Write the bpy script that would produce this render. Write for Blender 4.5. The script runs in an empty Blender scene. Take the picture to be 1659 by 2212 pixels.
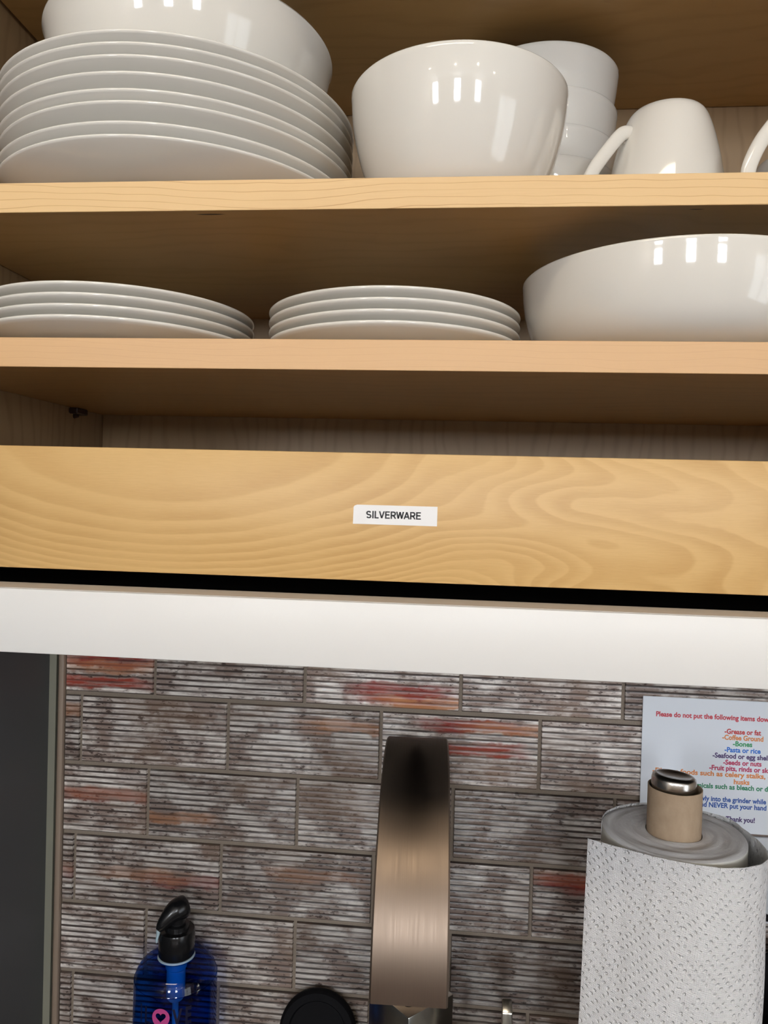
import bpy, bmesh, math, random
from mathutils import Vector, Matrix

random.seed(7)
SC = bpy.context.scene
COL = SC.collection
PI = math.pi

# ------------------------------------------------------------------ camera
# origin = the lens; x right, y into the wall, z up (floor at -1.51)
FPX, YAW, PITCH, ROLL = 1661.0, math.radians(5.7), math.radians(-0.9), math.radians(1.55)
fw = Vector((-math.sin(YAW) * math.cos(PITCH), math.cos(YAW) * math.cos(PITCH), math.sin(PITCH)))
rt = Vector((math.cos(YAW), math.sin(YAW), 0))
up = rt.cross(fw)
RT = rt * math.cos(ROLL) + up * math.sin(ROLL)
UP = up * math.cos(ROLL) - rt * math.sin(ROLL)
cam_d = bpy.data.cameras.new('camera')
cam = bpy.data.objects.new('camera', cam_d)
COL.objects.link(cam)
cam.matrix_world = Matrix((
    (RT.x, UP.x, -fw.x, 0), (RT.y, UP.y, -fw.y, 0), (RT.z, UP.z, -fw.z, 0), (0, 0, 0, 1)))
cam_d.sensor_fit = 'HORIZONTAL'
cam_d.sensor_width = 36.0
cam_d.lens = 36.0 * FPX / 1659.0
cam_d.clip_start = 0.02
cam_d.clip_end = 60
SC.camera = cam


def at(px, py, Y):
    """point on the plane y = Y that the photo shows at pixel (px, py)"""
    d = fw + RT * ((px - 829.5) / FPX) + UP * ((1106.0 - py) / FPX)
    return d * (Y / d.y)


def atz(px, py, Z):
    d = fw + RT * ((px - 829.5) / FPX) + UP * ((1106.0 - py) / FPX)
    return d * (Z / d.z)


# ------------------------------------------------------------------ light / exposure
world = bpy.data.worlds.new('world')
SC.world = world
world.use_nodes = True
world.node_tree.nodes['Background'].inputs[0].default_value = (0.75, 0.86, 1.0, 1)
world.node_tree.nodes['Background'].inputs[1].default_value = 1.0
SC.view_settings.view_transform = 'Standard'
SC.view_settings.look = 'None'
SC.view_settings.gamma = 1.0
SC.view_settings.use_curve_mapping = False
SC.view_settings.exposure = 0.12
WINDOW_POWER = 34.0       # tall windows of the room behind the camera
SIDE_FILL_POWER = 2.6         # added fill light, shaped as a glazed door on the right
LAMP_POWER = 60.0        # recessed ceiling lamps
KITCHEN_FILL_POWER = 12.0     # added overhead main light above the camera

# ------------------------------------------------------------------ node helpers


class NT:
    def __init__(s, name):
        s.m = bpy.data.materials.new(name)
        s.m.use_nodes = True
        s.t = s.m.node_tree
        s.b = s.t.nodes['Principled BSDF']
        s._oc = None

    def n(s, kind, **kw):
        nd = s.t.nodes.new(kind)
        for k, v in kw.items():
            setattr(nd, k, v)
        return nd

    def put(s, sock, v):
        if hasattr(v, 'node') or isinstance(v, bpy.types.NodeSocket):
            s.t.links.new(v, sock)
        elif isinstance(v, (tuple, list)):
            if len(v) == 3 and sock.type == 'RGBA':
                v = (*v, 1)
            sock.default_value = v
        else:
            sock.default_value = v

    def math(s, op, a, b=None, c=None, clamp=False):
        nd = s.n('ShaderNodeMath', operation=op)
        nd.use_clamp = clamp
        s.put(nd.inputs[0], a)
        if b is not None:
            s.put(nd.inputs[1], b)
        if c is not None:
            s.put(nd.inputs[2], c)
        return nd.outputs[0]

    def add(s, a, b): return s.math('ADD', a, b)
    def sub(s, a, b): return s.math('SUBTRACT', a, b)
    def mul(s, a, b): return s.math('MULTIPLY', a, b)

    def coord(s):
        if s._oc is None:
            s._oc = s.n('ShaderNodeTexCoord').outputs['Object']
        return s._oc

    def xyz(s, v=None):
        nd = s.n('ShaderNodeSeparateXYZ')
        s.put(nd.inputs[0], v if v is not None else s.coord())
        return nd.outputs

    def comb(s, x, y, z):
        nd = s.n('ShaderNodeCombineXYZ')
        for i, v in enumerate((x, y, z)):
            s.put(nd.inputs[i], v)
        return nd.outputs[0]

    def scaled(s, sc, loc=(0, 0, 0), v=None):
        nd = s.n('ShaderNodeMapping')
        s.put(nd.inputs['Vector'], v if v is not None else s.coord())
        nd.inputs['Scale'].default_value = sc
        nd.inputs['Location'].default_value = loc
        return nd.outputs[0]

    def noise(s, vec, scale=1.0, detail=4, rough=0.55, dist=0.0):
        nd = s.n('ShaderNodeTexNoise')
        s.put(nd.inputs['Vector'], vec)
        nd.inputs['Scale'].default_value = scale
        nd.inputs['Detail'].default_value = detail
        nd.inputs['Roughness'].default_value = rough
        nd.inputs['Distortion'].default_value = dist
        return nd.outputs['Fac']

    def mix(s, fac, a, b):
        nd = s.n('ShaderNodeMix', data_type='RGBA')
        s.put(nd.inputs[0], fac)
        s.put(nd.inputs[6], a)
        s.put(nd.inputs[7], b)
        return nd.outputs[2]

    def step(s, v, lo, hi, a=0.0, b=1.0):
        nd = s.n('ShaderNodeMapRange', interpolation_type='SMOOTHSTEP')
        s.put(nd.inputs[0], v)
        nd.inputs[1].default_value = lo
        nd.inputs[2].default_value = hi
        nd.inputs[3].default_value = a
        nd.inputs[4].default_value = b
        return nd.outputs[0]

    def attr(s, name):
        nd = s.n('ShaderNodeAttribute', attribute_type='OBJECT', attribute_name=name)
        return nd.outputs['Fac']

    def bump(s, h, dist=0.001, strength=1.0):
        nd = s.n('ShaderNodeBump')
        nd.inputs['Distance'].default_value = dist
        nd.inputs['Strength'].default_value = strength
        s.put(nd.inputs['Height'], h)
        s.t.links.new(nd.outputs[0], s.b.inputs['Normal'])
        return nd

    def set(s, **kw):
        for k, v in kw.items():
            s.put(s.b.inputs[k.replace('_', ' ')], v)
        return s.m


def plain(name, col, rough=0.5, **kw):
    nt = NT(name)
    nt.set(Base_Color=(*col, 1), Roughness=rough)
    for k, v in kw.items():
        nt.set(**{k: v})
    return nt.m


def maple(name, light, dark, axis='x', pitch=0.004, contrast=0.5, rough=0.42, thin=True, seed=0.0, knots=()):
    """maple with long grain lines along the axis; lines stack across it"""
    nt = NT(name)
    o = nt.xyz()
    if axis == 'x':
        along, across, third = o[0], o[2], o[1]
    elif axis == 'xy':                      # board lying flat: grain along x, lines stack along y
        along, across, third = o[0], o[1], o[2]
    else:                                   # grain along z, lines stack along x and y
        along, across, third = o[2], nt.add(o[0], o[1]), o[1]
    w1 = nt.noise(nt.comb(nt.mul(along, 4.5), nt.mul(across, 10), seed), 1.0, 3, 0.5)
    w2 = nt.noise(nt.comb(nt.mul(along, 14), nt.mul(across, 60), seed + 3), 1.0, 2, 0.5)
    h = nt.add(nt.math('DIVIDE', across, pitch), nt.add(nt.mul(w1, 6.0), nt.mul(w2, 0.35)))
    fr = nt.math('FRACT', h)
    tri = nt.math('ABSOLUTE', nt.sub(fr, 0.5))
    line = nt.step(tri, 0.0, 0.07 if thin else 0.28, 1.0, 0.0)
    presence = nt.step(nt.noise(nt.comb(nt.mul(along, 6), nt.mul(across, 60), seed + 9), 1, 2), 0.28, 0.5)
    line = nt.mul(line, presence)
    fine = nt.noise(nt.comb(nt.mul(along, 35), nt.mul(across, 900), nt.mul(third, 60)), 1.0, 3, 0.6)
    blot = nt.noise(nt.comb(nt.mul(along, 5), nt.mul(across, 18), seed + 5), 1.0, 3, 0.5)
    f = nt.math('MULTIPLY', line, contrast)
    f = nt.add(f, nt.mul(nt.sub(fine, 0.5), 0.28))
    f = nt.math('ADD', f, nt.mul(nt.sub(blot, 0.5), 0.45), clamp=True)
    col = nt.mix(f, (*light, 1), (*dark, 1))
    for (kx, ky, rx, ry) in knots:      # small dark bark pockets in the veneer
        ex = nt.math('DIVIDE', nt.sub(o[0], kx), rx)
        ey = nt.math('DIVIDE', nt.sub(o[1], nt.add(ky, nt.mul(nt.sub(w2, 0.5), 0.001))), ry)
        dk = nt.math('SQRT', nt.add(nt.mul(ex, ex), nt.mul(ey, ey)))
        col = nt.mix(nt.step(dk, 0.6, 1.1, 0.95, 0.0), col, (0.015, 0.008, 0.004, 1))
    nt.set(Base_Color=col, Roughness=rough)
    nt.bump(fine, 0.00012, 0.4)
    return nt.m


def drawer_maple():
    """flat-sawn drawer front: nested cathedral arcs on the left, wavy slanting figure on the right"""
    nt = NT('maple_drawer_front')
    o = nt.xyz()
    x, z = o[0], o[2]
    dep = nt.sub(0.040, z)
    warp = nt.noise(nt.comb(nt.mul(x, 9), nt.mul(z, 16), 1.3), 1, 2, 0.45)
    warp2 = nt.noise(nt.comb(nt.mul(x, 34), nt.mul(z, 60), 4.3), 1, 2, 0.5)
    dx = nt.add(nt.sub(nt.add(x, 0.185), nt.mul(nt.math('MAXIMUM', nt.add(x, 0.02), 0.0), 0.5)), nt.mul(nt.sub(warp, 0.5), 0.035))
    right = nt.step(x, -0.01, 0.10)
    mid = nt.mul(nt.step(x, -0.04, 0.03), nt.step(x, 0.10, 0.17, 1.0, 0.25))
    wig = nt.mul(nt.math('SINE', nt.add(nt.mul(z, 165), nt.mul(x, 22))), nt.mul(mid, 0.0030))
    ell = nt.math('SQRT', nt.add(nt.mul(nt.mul(dx, dx), 0.16), nt.mul(dep, dep)))
    lin = nt.add(0.086, nt.sub(nt.mul(nt.sub(x, 0.02), 0.11), nt.mul(nt.sub(dep, 0.03), 0.115)))
    h = nt.add(nt.mul(ell, nt.sub(1.0, right)), nt.mul(lin, right))
    h = nt.add(h, nt.add(wig, nt.mul(nt.sub(warp2, 0.5), 0.0020)))
    h = nt.add(h, nt.mul(nt.mul(nt.sub(warp, 0.5), right), 0.012))
    # ring spacing tight at the bottom left, wide elsewhere
    ph = nt.math('DIVIDE', nt.math('POWER', nt.math('MAXIMUM', h, 0.001), 3.0), 0.000095)
    fr = nt.math('FRACT', ph)
    ring = nt.mul(nt.step(fr, 0.0, 0.72), nt.step(fr, 0.86, 1.0, 1.0, 0.0))
    fine = nt.noise(nt.comb(nt.mul(x, 90), nt.mul(z, 1300), 0.0), 1.0, 2, 0.6)
    blot = nt.noise(nt.comb(nt.mul(x, 7), nt.mul(z, 25), 7.0), 1.0, 3, 0.5)
    amt = nt.noise(nt.comb(nt.mul(x, 12), nt.mul(z, 20), 2.0), 1, 1)
    f = nt.mul(ring, nt.step(amt, 0.25, 0.7, 0.18, 0.55))
    f = nt.add(f, nt.mul(nt.sub(fine, 0.5), 0.5))
    f = nt.math('ADD', f, nt.mul(nt.sub(blot, 0.42), 0.5), clamp=True)
    col = nt.mix(f, (0.66, 0.43, 0.175, 1), (0.49, 0.28, 0.09, 1))
    nt.set(Base_Color=col, Roughness=0.42)
    nt.bump(fine, 0.0001, 0.35)
    return nt.m


def tile_mat():
    """printed weathered-plank glaze: pale streaks, dark furrows, faded red and orange paint"""
    nt = NT('weathered_plank_tile')
    o = nt.xyz()
    x, z = o[0], o[2]
    seed = nt.mul(nt.attr('seed'), 17.0)
    u = nt.add(x, nt.mul(seed, 0.37))
    wob = nt.noise(nt.comb(nt.mul(u, 26), nt.mul(z, 40), seed), 1, 2)
    # furrow: ridges modelled in the mesh, pitch 1/12 of the tile height
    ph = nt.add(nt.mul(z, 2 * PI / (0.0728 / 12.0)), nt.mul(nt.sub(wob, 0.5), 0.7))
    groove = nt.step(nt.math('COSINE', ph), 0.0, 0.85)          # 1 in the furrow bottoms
    streak = nt.noise(nt.comb(nt.mul(u, 24), nt.mul(z, 210), seed), 1, 6, 0.66)
    patch = nt.noise(nt.comb(nt.mul(u, 26), nt.mul(z, 32), nt.add(seed, 4)), 1, 4, 0.6)
    speck = nt.noise(nt.comb(nt.mul(u, 130), nt.mul(z, 330), seed), 1, 3, 0.6)
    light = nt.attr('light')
    pale = nt.mix(nt.step(streak, 0.30, 0.66), (0.28, 0.215, 0.185, 1), (0.88, 0.83, 0.775, 1))
    pale = nt.mix(nt.step(patch, 0.42, 0.60, 0.0, 0.88), pale, (0.25, 0.18, 0.15, 1))
    hole = nt.mul(nt.step(speck, 0.56, 0.63), nt.step(patch, 0.40, 0.55))
    pale = nt.mix(nt.mul(hole, 0.85), pale, (0.05, 0.032, 0.028, 1))
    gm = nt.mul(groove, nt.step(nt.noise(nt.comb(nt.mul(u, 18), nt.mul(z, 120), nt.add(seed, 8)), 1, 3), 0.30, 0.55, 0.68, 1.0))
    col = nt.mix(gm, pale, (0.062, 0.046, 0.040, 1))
    warm = nt.noise(nt.comb(nt.mul(u, 9), nt.mul(z, 14), nt.add(seed, 12)), 1, 2)
    col = nt.mix(nt.step(warm, 0.5, 0.68, 0.0, 0.45), col, (0.20, 0.125, 0.08, 1))
    # paint streaks: two bands per tile at attr r1 / r2 (height) centred on ru
    for key, ckey in (('r1', (0.27, 0.040, 0.032)), ('r2', (0.30, 0.055, 0.035)), ('o1', (0.46, 0.20, 0.09))):
        dz = nt.math('ABSOLUTE', nt.sub(nt.add(z, nt.mul(nt.sub(patch, 0.5), 0.02)), nt.mul(nt.attr(key), 0.01)))
        dxx = nt.math('ABSOLUTE', nt.sub(nt.add(x, nt.mul(nt.sub(wob, 0.5), 0.05)), nt.mul(nt.attr(key + 'u'), 0.01)))
        m = nt.mul(nt.step(dz, 0.0045, 0.0085, 1, 0), nt.step(dxx, 0.030, 0.070, 1, 0))
        m = nt.mul(m, nt.attr(key + 'a'))
        m = nt.mul(m, nt.step(streak, 0.36, 0.52, 0.35, 1.0))
        m = nt.mul(m, nt.sub(1.0, nt.mul(groove, 0.45)))
        col = nt.mix(m, col, (*ckey, 1))
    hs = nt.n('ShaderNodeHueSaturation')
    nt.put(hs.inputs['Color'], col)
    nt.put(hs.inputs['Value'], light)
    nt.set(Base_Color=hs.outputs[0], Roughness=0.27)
    nt.b.inputs['Specular IOR Level'].default_value = 0.45
    nt.bump(nt.add(streak, speck), 0.0004, 0.5)
    return nt.m


def towel_mat():
    nt = NT('quilted_paper')
    uv = nt.n('ShaderNodeUVMap').outputs[0]
    o = nt.xyz(uv)                 # u = metres along the sheet, v = metres up
    a, b = o[0], o[1]
    # embossed dots on concentric diamonds
    wa = nt.mul(nt.noise(nt.comb(nt.mul(a, 50), nt.mul(b, 50), 9.0), 1, 1), 0.0035)
    a1 = nt.add(nt.math('PINGPONG', nt.add(a, 0.012), 0.042), wa)
    b1 = nt.math('PINGPONG', nt.add(b, 0.005), 0.052)
    fp = nt.sub(nt.math('FRACT', nt.math('DIVIDE', nt.add(a1, b1), 0.0082)), 0.5)
    fq = nt.sub(nt.math('FRACT', nt.math('DIVIDE', nt.sub(a1, b1), 0.0060)), 0.5)
    dd = nt.math('SQRT', nt.add(nt.mul(fp, fp), nt.mul(fq, fq)))
    dot = nt.step(dd, 0.12, 0.33, 1.0, 0.0)
    dot = nt.mul(dot, nt.step(nt.noise(nt.comb(nt.mul(a, 190), nt.mul(b, 190), 0.0), 1, 1), 0.40, 0.52, 0.15, 1.0))
    w = nt.mul(nt.math('SINE', nt.mul(nt.add(a, b), 2 * PI / 0.0014)), nt.math('SINE', nt.mul(nt.sub(a, b), 2 * PI / 0.0014)))
    wav = nt.noise(nt.comb(nt.mul(a, 30), nt.mul(b, 22), 3.0), 1, 2)
    h = nt.add(nt.mul(dot, -1.0), nt.add(nt.mul(w, 0.16), nt.mul(wav, 1.2)))
    nt.set(Base_Color=(0.97, 0.97, 0.98, 1), Roughness=0.85)
    nt.b.inputs['Subsurface Weight'].default_value = 0.0
    bn = nt.bump(h, 0.0014, 1.0)
    tr = nt.n('ShaderNodeBsdfTranslucent')
    tr.inputs[0].default_value = (0.93, 0.92, 0.88, 1)
    nt.t.links.new(bn.outputs[0], tr.inputs['Normal'])
    mx = nt.n('ShaderNodeMixShader')
    mx.inputs[0].default_value = 0.08
    nt.t.links.new(nt.b.outputs[0], mx.inputs[1])
    nt.t.links.new(tr.outputs[0], mx.inputs[2])
    nt.t.links.new(mx.outputs[0], nt.t.nodes['Material Output'].inputs[0])
    return nt.m


def roll_end_mat():
    nt = NT('paper_roll_end')
    o = nt.xyz()
    r = nt.math('SQRT', nt.add(nt.mul(o[0], o[0]), nt.mul(o[1], o[1])))
    ang = nt.math('ARCTAN2', o[1], o[0])
    n1 = nt.noise(nt.comb(nt.mul(r, 240), nt.mul(nt.math('SINE', ang), 1.2), nt.mul(nt.math('COSINE', ang), 1.2)), 1, 3, 0.7)
    n2 = nt.noise(nt.scaled((260, 260, 260)), 1, 2)
    col = nt.mix(nt.step(n1, 0.3, 0.7), (0.82, 0.80, 0.80, 1), (0.93, 0.92, 0.91, 1))
    nt.set(Base_Color=col, Roughness=0.95)
    nt.bump(nt.add(n1, nt.mul(n2, 0.6)), 0.0007, 0.6)
    return nt.m


def brushed(name, col, rough, scale=(700, 12, 12)):
    nt = NT(name)
    n = nt.noise(nt.scaled(scale), 1, 3, 0.7)
    nt.set(Base_Color=(*col, 1), Metallic=1.0, Roughness=nt.step(n, 0.2, 0.8, rough * 0.85, rough * 1.15))
    nt.b.inputs['Anisotropic'].default_value = 0.5
    nt.bump(n, 0.00001, 0.4)
    return nt.m


M = {}
M['edge1'] = maple('maple_shelf_edge', (0.75, 0.51, 0.245), (0.50, 0.27, 0.10), 'x', 0.0046, 0.85, seed=1.0)
M['edge2'] = maple('maple_shelf_edge_plain', (0.66, 0.405, 0.19), (0.50, 0.26, 0.12), 'x', 0.0045, 0.3, seed=5.0)
M['board'] = maple('maple_board', (0.56, 0.36, 0.150), (0.42, 0.25, 0.095), 'xy', 0.02, 0.3, thin=False, seed=2.0)
_k, _k2 = atz(455, 463, 0.1838), atz(1505, 452, 0.1838)
M['board_knots'] = maple('maple_board_knots', (0.56, 0.36, 0.150), (0.42, 0.25, 0.095), 'xy', 0.02, 0.3, thin=False, seed=2.0,
                         knots=((_k.x, _k.y, 0.0105, 0.0013), (_k2.x, _k2.y, 0.005, 0.0007)))
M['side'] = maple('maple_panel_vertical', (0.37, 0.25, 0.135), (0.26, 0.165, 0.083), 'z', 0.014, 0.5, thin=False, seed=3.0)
M['drawer'] = drawer_maple()
M['raw'] = plain('drawer_box_ply', (0.50, 0.36, 0.20), 0.5)
M['white'] = plain('white_painted_rail', (0.77, 0.765, 0.745), 0.38)
M['rawtop'] = plain('unpainted_rail_top', (0.52, 0.48, 0.44), 0.7)
M['pinmat'] = plain('brown_plastic', (0.06, 0.03, 0.025), 0.4)
M['dark'] = plain('floor_shade_and_kick_dark', (0.02, 0.018, 0.016), 0.4, Metallic=0.6)
M['porcelain'] = plain('white_porcelain', (0.75, 0.73, 0.675), 0.07, Coat_Weight=0.3, Coat_Roughness=0.03)
M['tile'] = tile_mat()
gr = NT('sandy_grout')
gr.set(Base_Color=gr.mix(gr.noise(gr.scaled((900, 900, 900)), 1, 2), (0.25, 0.20, 0.155, 1), (0.34, 0.28, 0.225, 1)), Roughness=0.9)
gr.bump(gr.noise(gr.scaled((1200, 1200, 1200)), 1, 2), 0.0003)
M['grout'] = gr.m
M['paint'] = plain('room_paint', (0.58, 0.50, 0.40), 0.7)
M['ceil'] = plain('ceiling_paint', (0.80, 0.78, 0.74), 0.8)
fl = NT('wood_floor')
fl.set(Base_Color=fl.mix(fl.noise(fl.scaled((3, 30, 3)), 1, 4), (0.06, 0.028, 0.018, 1), (0.14, 0.07, 0.04, 1)), Roughness=0.35)
M['floor'] = fl.m
M['trimgrey'] = plain('olive_grey_trim_paint', (0.27, 0.265, 0.21), 0.45)
M['bead'] = plain('beige_edge_bead', (0.34, 0.26, 0.20), 0.5)
M['fridge'] = plain('charcoal_fridge_side', (0.085, 0.09, 0.095), 0.5)
M['fridgedoor'] = brushed('fridge_steel', (0.45, 0.45, 0.46), 0.35)
M['paper'] = plain('laminated_white_sheet', (0.86, 0.91, 0.98), 0.12)
M['labelpaper'] = plain('white_label_paper', (0.80, 0.80, 0.80), 0.45)
M['ink'] = plain('black_ink', (0.015, 0.015, 0.018), 0.5)
for k, c in dict(red=(0.62, 0.05, 0.08), red2=(0.62, 0.06, 0.06), orange=(0.80, 0.28, 0.08), green=(0.04, 0.36, 0.15),
                 blue=(0.03, 0.20, 0.70), navy=(0.08, 0.05, 0.18), crimson=(0.55, 0.04, 0.13), dgreen=(0.03, 0.27, 0.14),
                 dblue=(0.03, 0.12, 0.45)).items():
    M['ink_' + k] = plain('ink_' + k, c, 0.3)
M['towel'] = towel_mat()
M['rollside'] = plain('paper_roll_side', (0.88, 0.87, 0.80), 0.9)
M['rollend'] = roll_end_mat()
cb = NT('cardboard')
cb.set(Base_Color=cb.mix(cb.noise(cb.scaled((160, 160, 90)), 1, 4), (0.36, 0.255, 0.165, 1), (0.50, 0.38, 0.26, 1)), Roughness=0.85)
cb.bump(cb.noise(cb.scaled((400, 400, 400)), 1, 3), 0.0003)
M['card'] = cb.m
M['steel'] = brushed('brushed_steel', (0.62, 0.60, 0.57), 0.22, (30, 30, 300))
M['nickel'] = brushed('brushed_nickel_band', (0.25, 0.193, 0.15), 0.47, (2200, 20, 20))
M['chrome'] = plain('polished_chrome', (0.80, 0.78, 0.72), 0.20, Metallic=1.0)
M['black'] = plain('glossy_black_plastic', (0.008, 0.008, 0.009), 0.22)
M['rubber'] = plain('black_rubber', (0.004, 0.004, 0.005), 0.7, Specular_IOR_Level=0.12)
sp = NT('clear_blue_plastic')
_tr = sp.n('ShaderNodeBsdfTransparent')
_tr.inputs[0].default_value = (0.060, 0.29, 0.68, 1)
_gl = sp.n('ShaderNodeBsdfGlossy')
_gl.inputs['Roughness'].default_value = 0.04
_fr = sp.n('ShaderNodeLayerWeight')
_fr.inputs[0].default_value = 0.5
_ff = sp.add(0.045, sp.mul(sp.math('POWER', _fr.outputs['Facing'], 5.0), 0.5))
_mx = sp.n('ShaderNodeMixShader')
sp.put(_mx.inputs[0], _ff)
sp.t.links.new(_tr.outputs[0], _mx.inputs[1])
sp.t.links.new(_gl.outputs[0], _mx.inputs[2])
sp.t.links.new(_mx.outputs[0], sp.t.nodes['Material Output'].inputs[0])
M['soap'] = sp.m
cl = NT('clear_plastic_tip')
cl.set(Base_Color=(0.65, 0.85, 0.95, 1), Roughness=0.1, IOR=1.45, Transmission_Weight=0.4)
M['clear'] = cl.m
M['tube'] = plain('pale_blue_pump_tube', (0.75, 0.88, 0.95), 0.35)
M['pink'] = plain('pink_print', (0.55, 0.07, 0.28), 0.4)
M['navyprint'] = plain('navy_print', (0.004, 0.006, 0.03), 0.4)
M['plate_white'] = plain('white_plastic', (0.62, 0.64, 0.68), 0.3)
M['grey'] = plain('grey_enamel', (0.17, 0.17, 0.175), 0.35)
ct = NT('dark_countertop')
ct.set(Base_Color=ct.mix(ct.noise(ct.scaled((90, 90, 90)), 1, 4), (0.03, 0.026, 0.024, 1), (0.13, 0.11, 0.095, 1)), Roughness=0.2)
M['counter'] = ct.m


def emit(name, col, power):
    nt = NT(name)
    nt.set(Base_Color=(0, 0, 0, 1), Emission_Color=(*col, 1), Emission_Strength=power)
    return nt.m


M['sky_pane'] = emit('daylit_pane', (0.90, 0.94, 1.0), WINDOW_POWER)
M['side_pane'] = emit('side_fill_glow', (0.88, 0.94, 1.0), SIDE_FILL_POWER)
M['lamp'] = emit('lamp_glow', (1.0, 0.86, 0.68), LAMP_POWER)
M['kitchen_fill'] = emit('kitchen_fill_glow', (1.0, 0.86, 0.66), KITCHEN_FILL_POWER)

# ------------------------------------------------------------------ mesh helpers


def finish(bm, name, mat, parent=None, smooth=False, angle=None, loc=None):
    bmesh.ops.recalc_face_normals(bm, faces=bm.faces)
    me = bpy.data.meshes.new(name)
    bm.to_mesh(me)
    bm.free()
    mats = mat if isinstance(mat, (list, tuple)) else [mat]
    for m_ in mats:
        me.materials.append(m_)
    o = bpy.data.objects.new(name, me)
    COL.objects.link(o)
    if smooth:
        me.polygons.foreach_set('use_smooth', [True] * len(me.polygons))
        if angle:
            me.set_sharp_from_angle(angle=math.radians(angle))
    if loc is not None:
        o.location = loc
    if parent is not None:
        o.parent = parent
    return o


def box(bm, x0, x1, y0, y1, z0, z1, bev=0.0, seg=1, mi=0):
    r = bmesh.ops.create_cube(bm, size=1.0)
    vs = r['verts']
    for v in vs:
        v.co = Vector(((x0 + x1) / 2 + v.co.x * (x1 - x0), (y0 + y1) / 2 + v.co.y * (y1 - y0), (z0 + z1) / 2 + v.co.z * (z1 - z0)))
    fs = set(f for v in vs for f in v.link_faces)
    for f in fs:
        f.material_index = mi
    if bev:
        es = list(set(e for v in vs for e in v.link_edges))
        bmesh.ops.bevel(bm, geom=es, offset=bev, segments=seg, affect='EDGES', profile=0.5)
    return vs


def mbox(name, dims, mat, parent=None, bev=0.0008, seg=2, smooth=True, loc=None):
    bm = bmesh.new()
    box(bm, *dims, bev=bev, seg=seg)
    return finish(bm, name, mat, parent, smooth, 35, loc)


def lathe(bm, prof, seg=96, close=False, ax=(0, 0), mi=0):
    """prof: (r, z) list; r = 0 ends close to a point"""
    rings = []
    for r, z in prof:
        if r < 1e-6:
            rings.append([bm.verts.new((ax[0], ax[1], z))])
        else:
            rings.append([bm.verts.new((ax[0] + r * math.cos(2 * PI * i / seg), ax[1] + r * math.sin(2 * PI * i / seg), z)) for i in range(seg)])
    pairs = list(zip(rings, rings[1:]))
    if close:
        pairs.append((rings[-1], rings[0]))
    for a, b in pairs:
        for i in range(seg):
            j = (i + 1) % seg
            q = [a[i % len(a)], a[j % len(a)], b[j % len(b)], b[i % len(b)]]
            u = []
            for v in q:
                if v not in u:
                    u.append(v)
            if len(u) >= 3:
                f = bm.faces.new(u)
                f.material_index = mi


def spline(pts, n=6):
    """Catmull-Rom through 2D / 3D points"""
    out = []
    P = [Vector(p) for p in pts]
    P = [P[0] * 2 - P[1]] + P + [P[-1] * 2 - P[-2]]
    for i in range(1, len(P) - 2):
        a, b, c, d = P[i - 1:i + 3]
        for k in range(n):
            t = k / n
            out.append(0.5 * ((2 * b) + (c - a) * t + (2 * a - 5 * b + 4 * c - d) * t * t + (3 * b - a - 3 * c + d) * t ** 3))
    out.append(P[-2])
    return out


def tube(bm, pts, rad, seg=12, flat=1.0, upv=Vector((0, 0, 1))):
    """swept ellipse section along pts; rad number or list"""
    rings = []
    n = len(pts)
    for i, p in enumerate(pts):
        t = (pts[min(i + 1, n - 1)] - pts[max(i - 1, 0)]).normalized()
        s = t.cross(upv)
        if s.length < 1e-4:
            s = t.cross(Vector((1, 0, 0)))
        s.normalize()
        w = s.cross(t).normalized()
        r = rad[i] if isinstance(rad, (list, tuple)) else rad
        rings.append([bm.verts.new(p + s * (r * math.cos(2 * PI * k / seg)) + w * (r * flat * math.sin(2 * PI * k / seg))) for k in range(seg)])
    for a, b in zip(rings, rings[1:]):
        for k in range(seg):
            bm.faces.new((a[k], a[(k + 1) % seg], b[(k + 1) % seg], b[k]))
    bm.faces.new(rings[0][::-1])
    bm.faces.new(rings[-1])


def thing(name, label, cat, loc=(0, 0, 0), rz=0.0, group=None):
    o = bpy.data.objects.new(name, None)
    COL.objects.link(o)
    o.empty_display_size = 0.05
    o.location = loc
    o.rotation_euler = (0, 0, rz)
    return tag(o, label, cat, group)


def tag(o, label, cat, group=None):
    o['label'] = label
    o['category'] = cat
    if group:
        o['group'] = group
    return o


def struct(o):
    o['kind'] = 'structure'
    return o


DEFAULT_FONT = None


def text_mesh(s, name, mat, width=None, size=0.01, bold=0.0, parent=None, align='CENTER', height=None):
    """flat lettering in the local xy plane, centred on the origin, converted to a mesh"""
    cu = bpy.data.curves.new(name, 'FONT')
    cu.body = s
    cu.size = size
    cu.offset = bold
    cu.align_x = align
    cu.align_y = 'CENTER'
    cu.resolution_u = 4
    tmp = bpy.data.objects.new('tmp', cu)
    COL.objects.link(tmp)
    bpy.context.view_layer.update()
    dg = bpy.context.evaluated_depsgraph_get()
    me = bpy.data.meshes.new_from_object(tmp.evaluated_get(dg))
    bpy.data.objects.remove(tmp)
    xs = [v.co.x for v in me.vertices]
    if width and xs:
        k = width / (max(xs) - min(xs))
        off = (max(xs) + min(xs)) / 2 if align == 'CENTER' else min(xs)
        for v in me.vertices:
            v.co.x = (v.co.x - off) * k
    me.name = name
    me.materials.clear()
    me.materials.append(mat)
    o = bpy.data.objects.new(name, me)
    COL.objects.link(o)
    if parent is not None:
        o.parent = parent
    return o


# ------------------------------------------------------------------ room behind the camera
FLOOR, CEIL = -1.51, 1.12
RX0, RX1, RY0 = -2.3, 2.9, -3.9
TY = 0.812          # grout face of the backsplash wall


def slab(name, *d, mat):
    bm = bmesh.new()
    box(bm, *d)
    return struct(finish(bm, name, mat))


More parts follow.
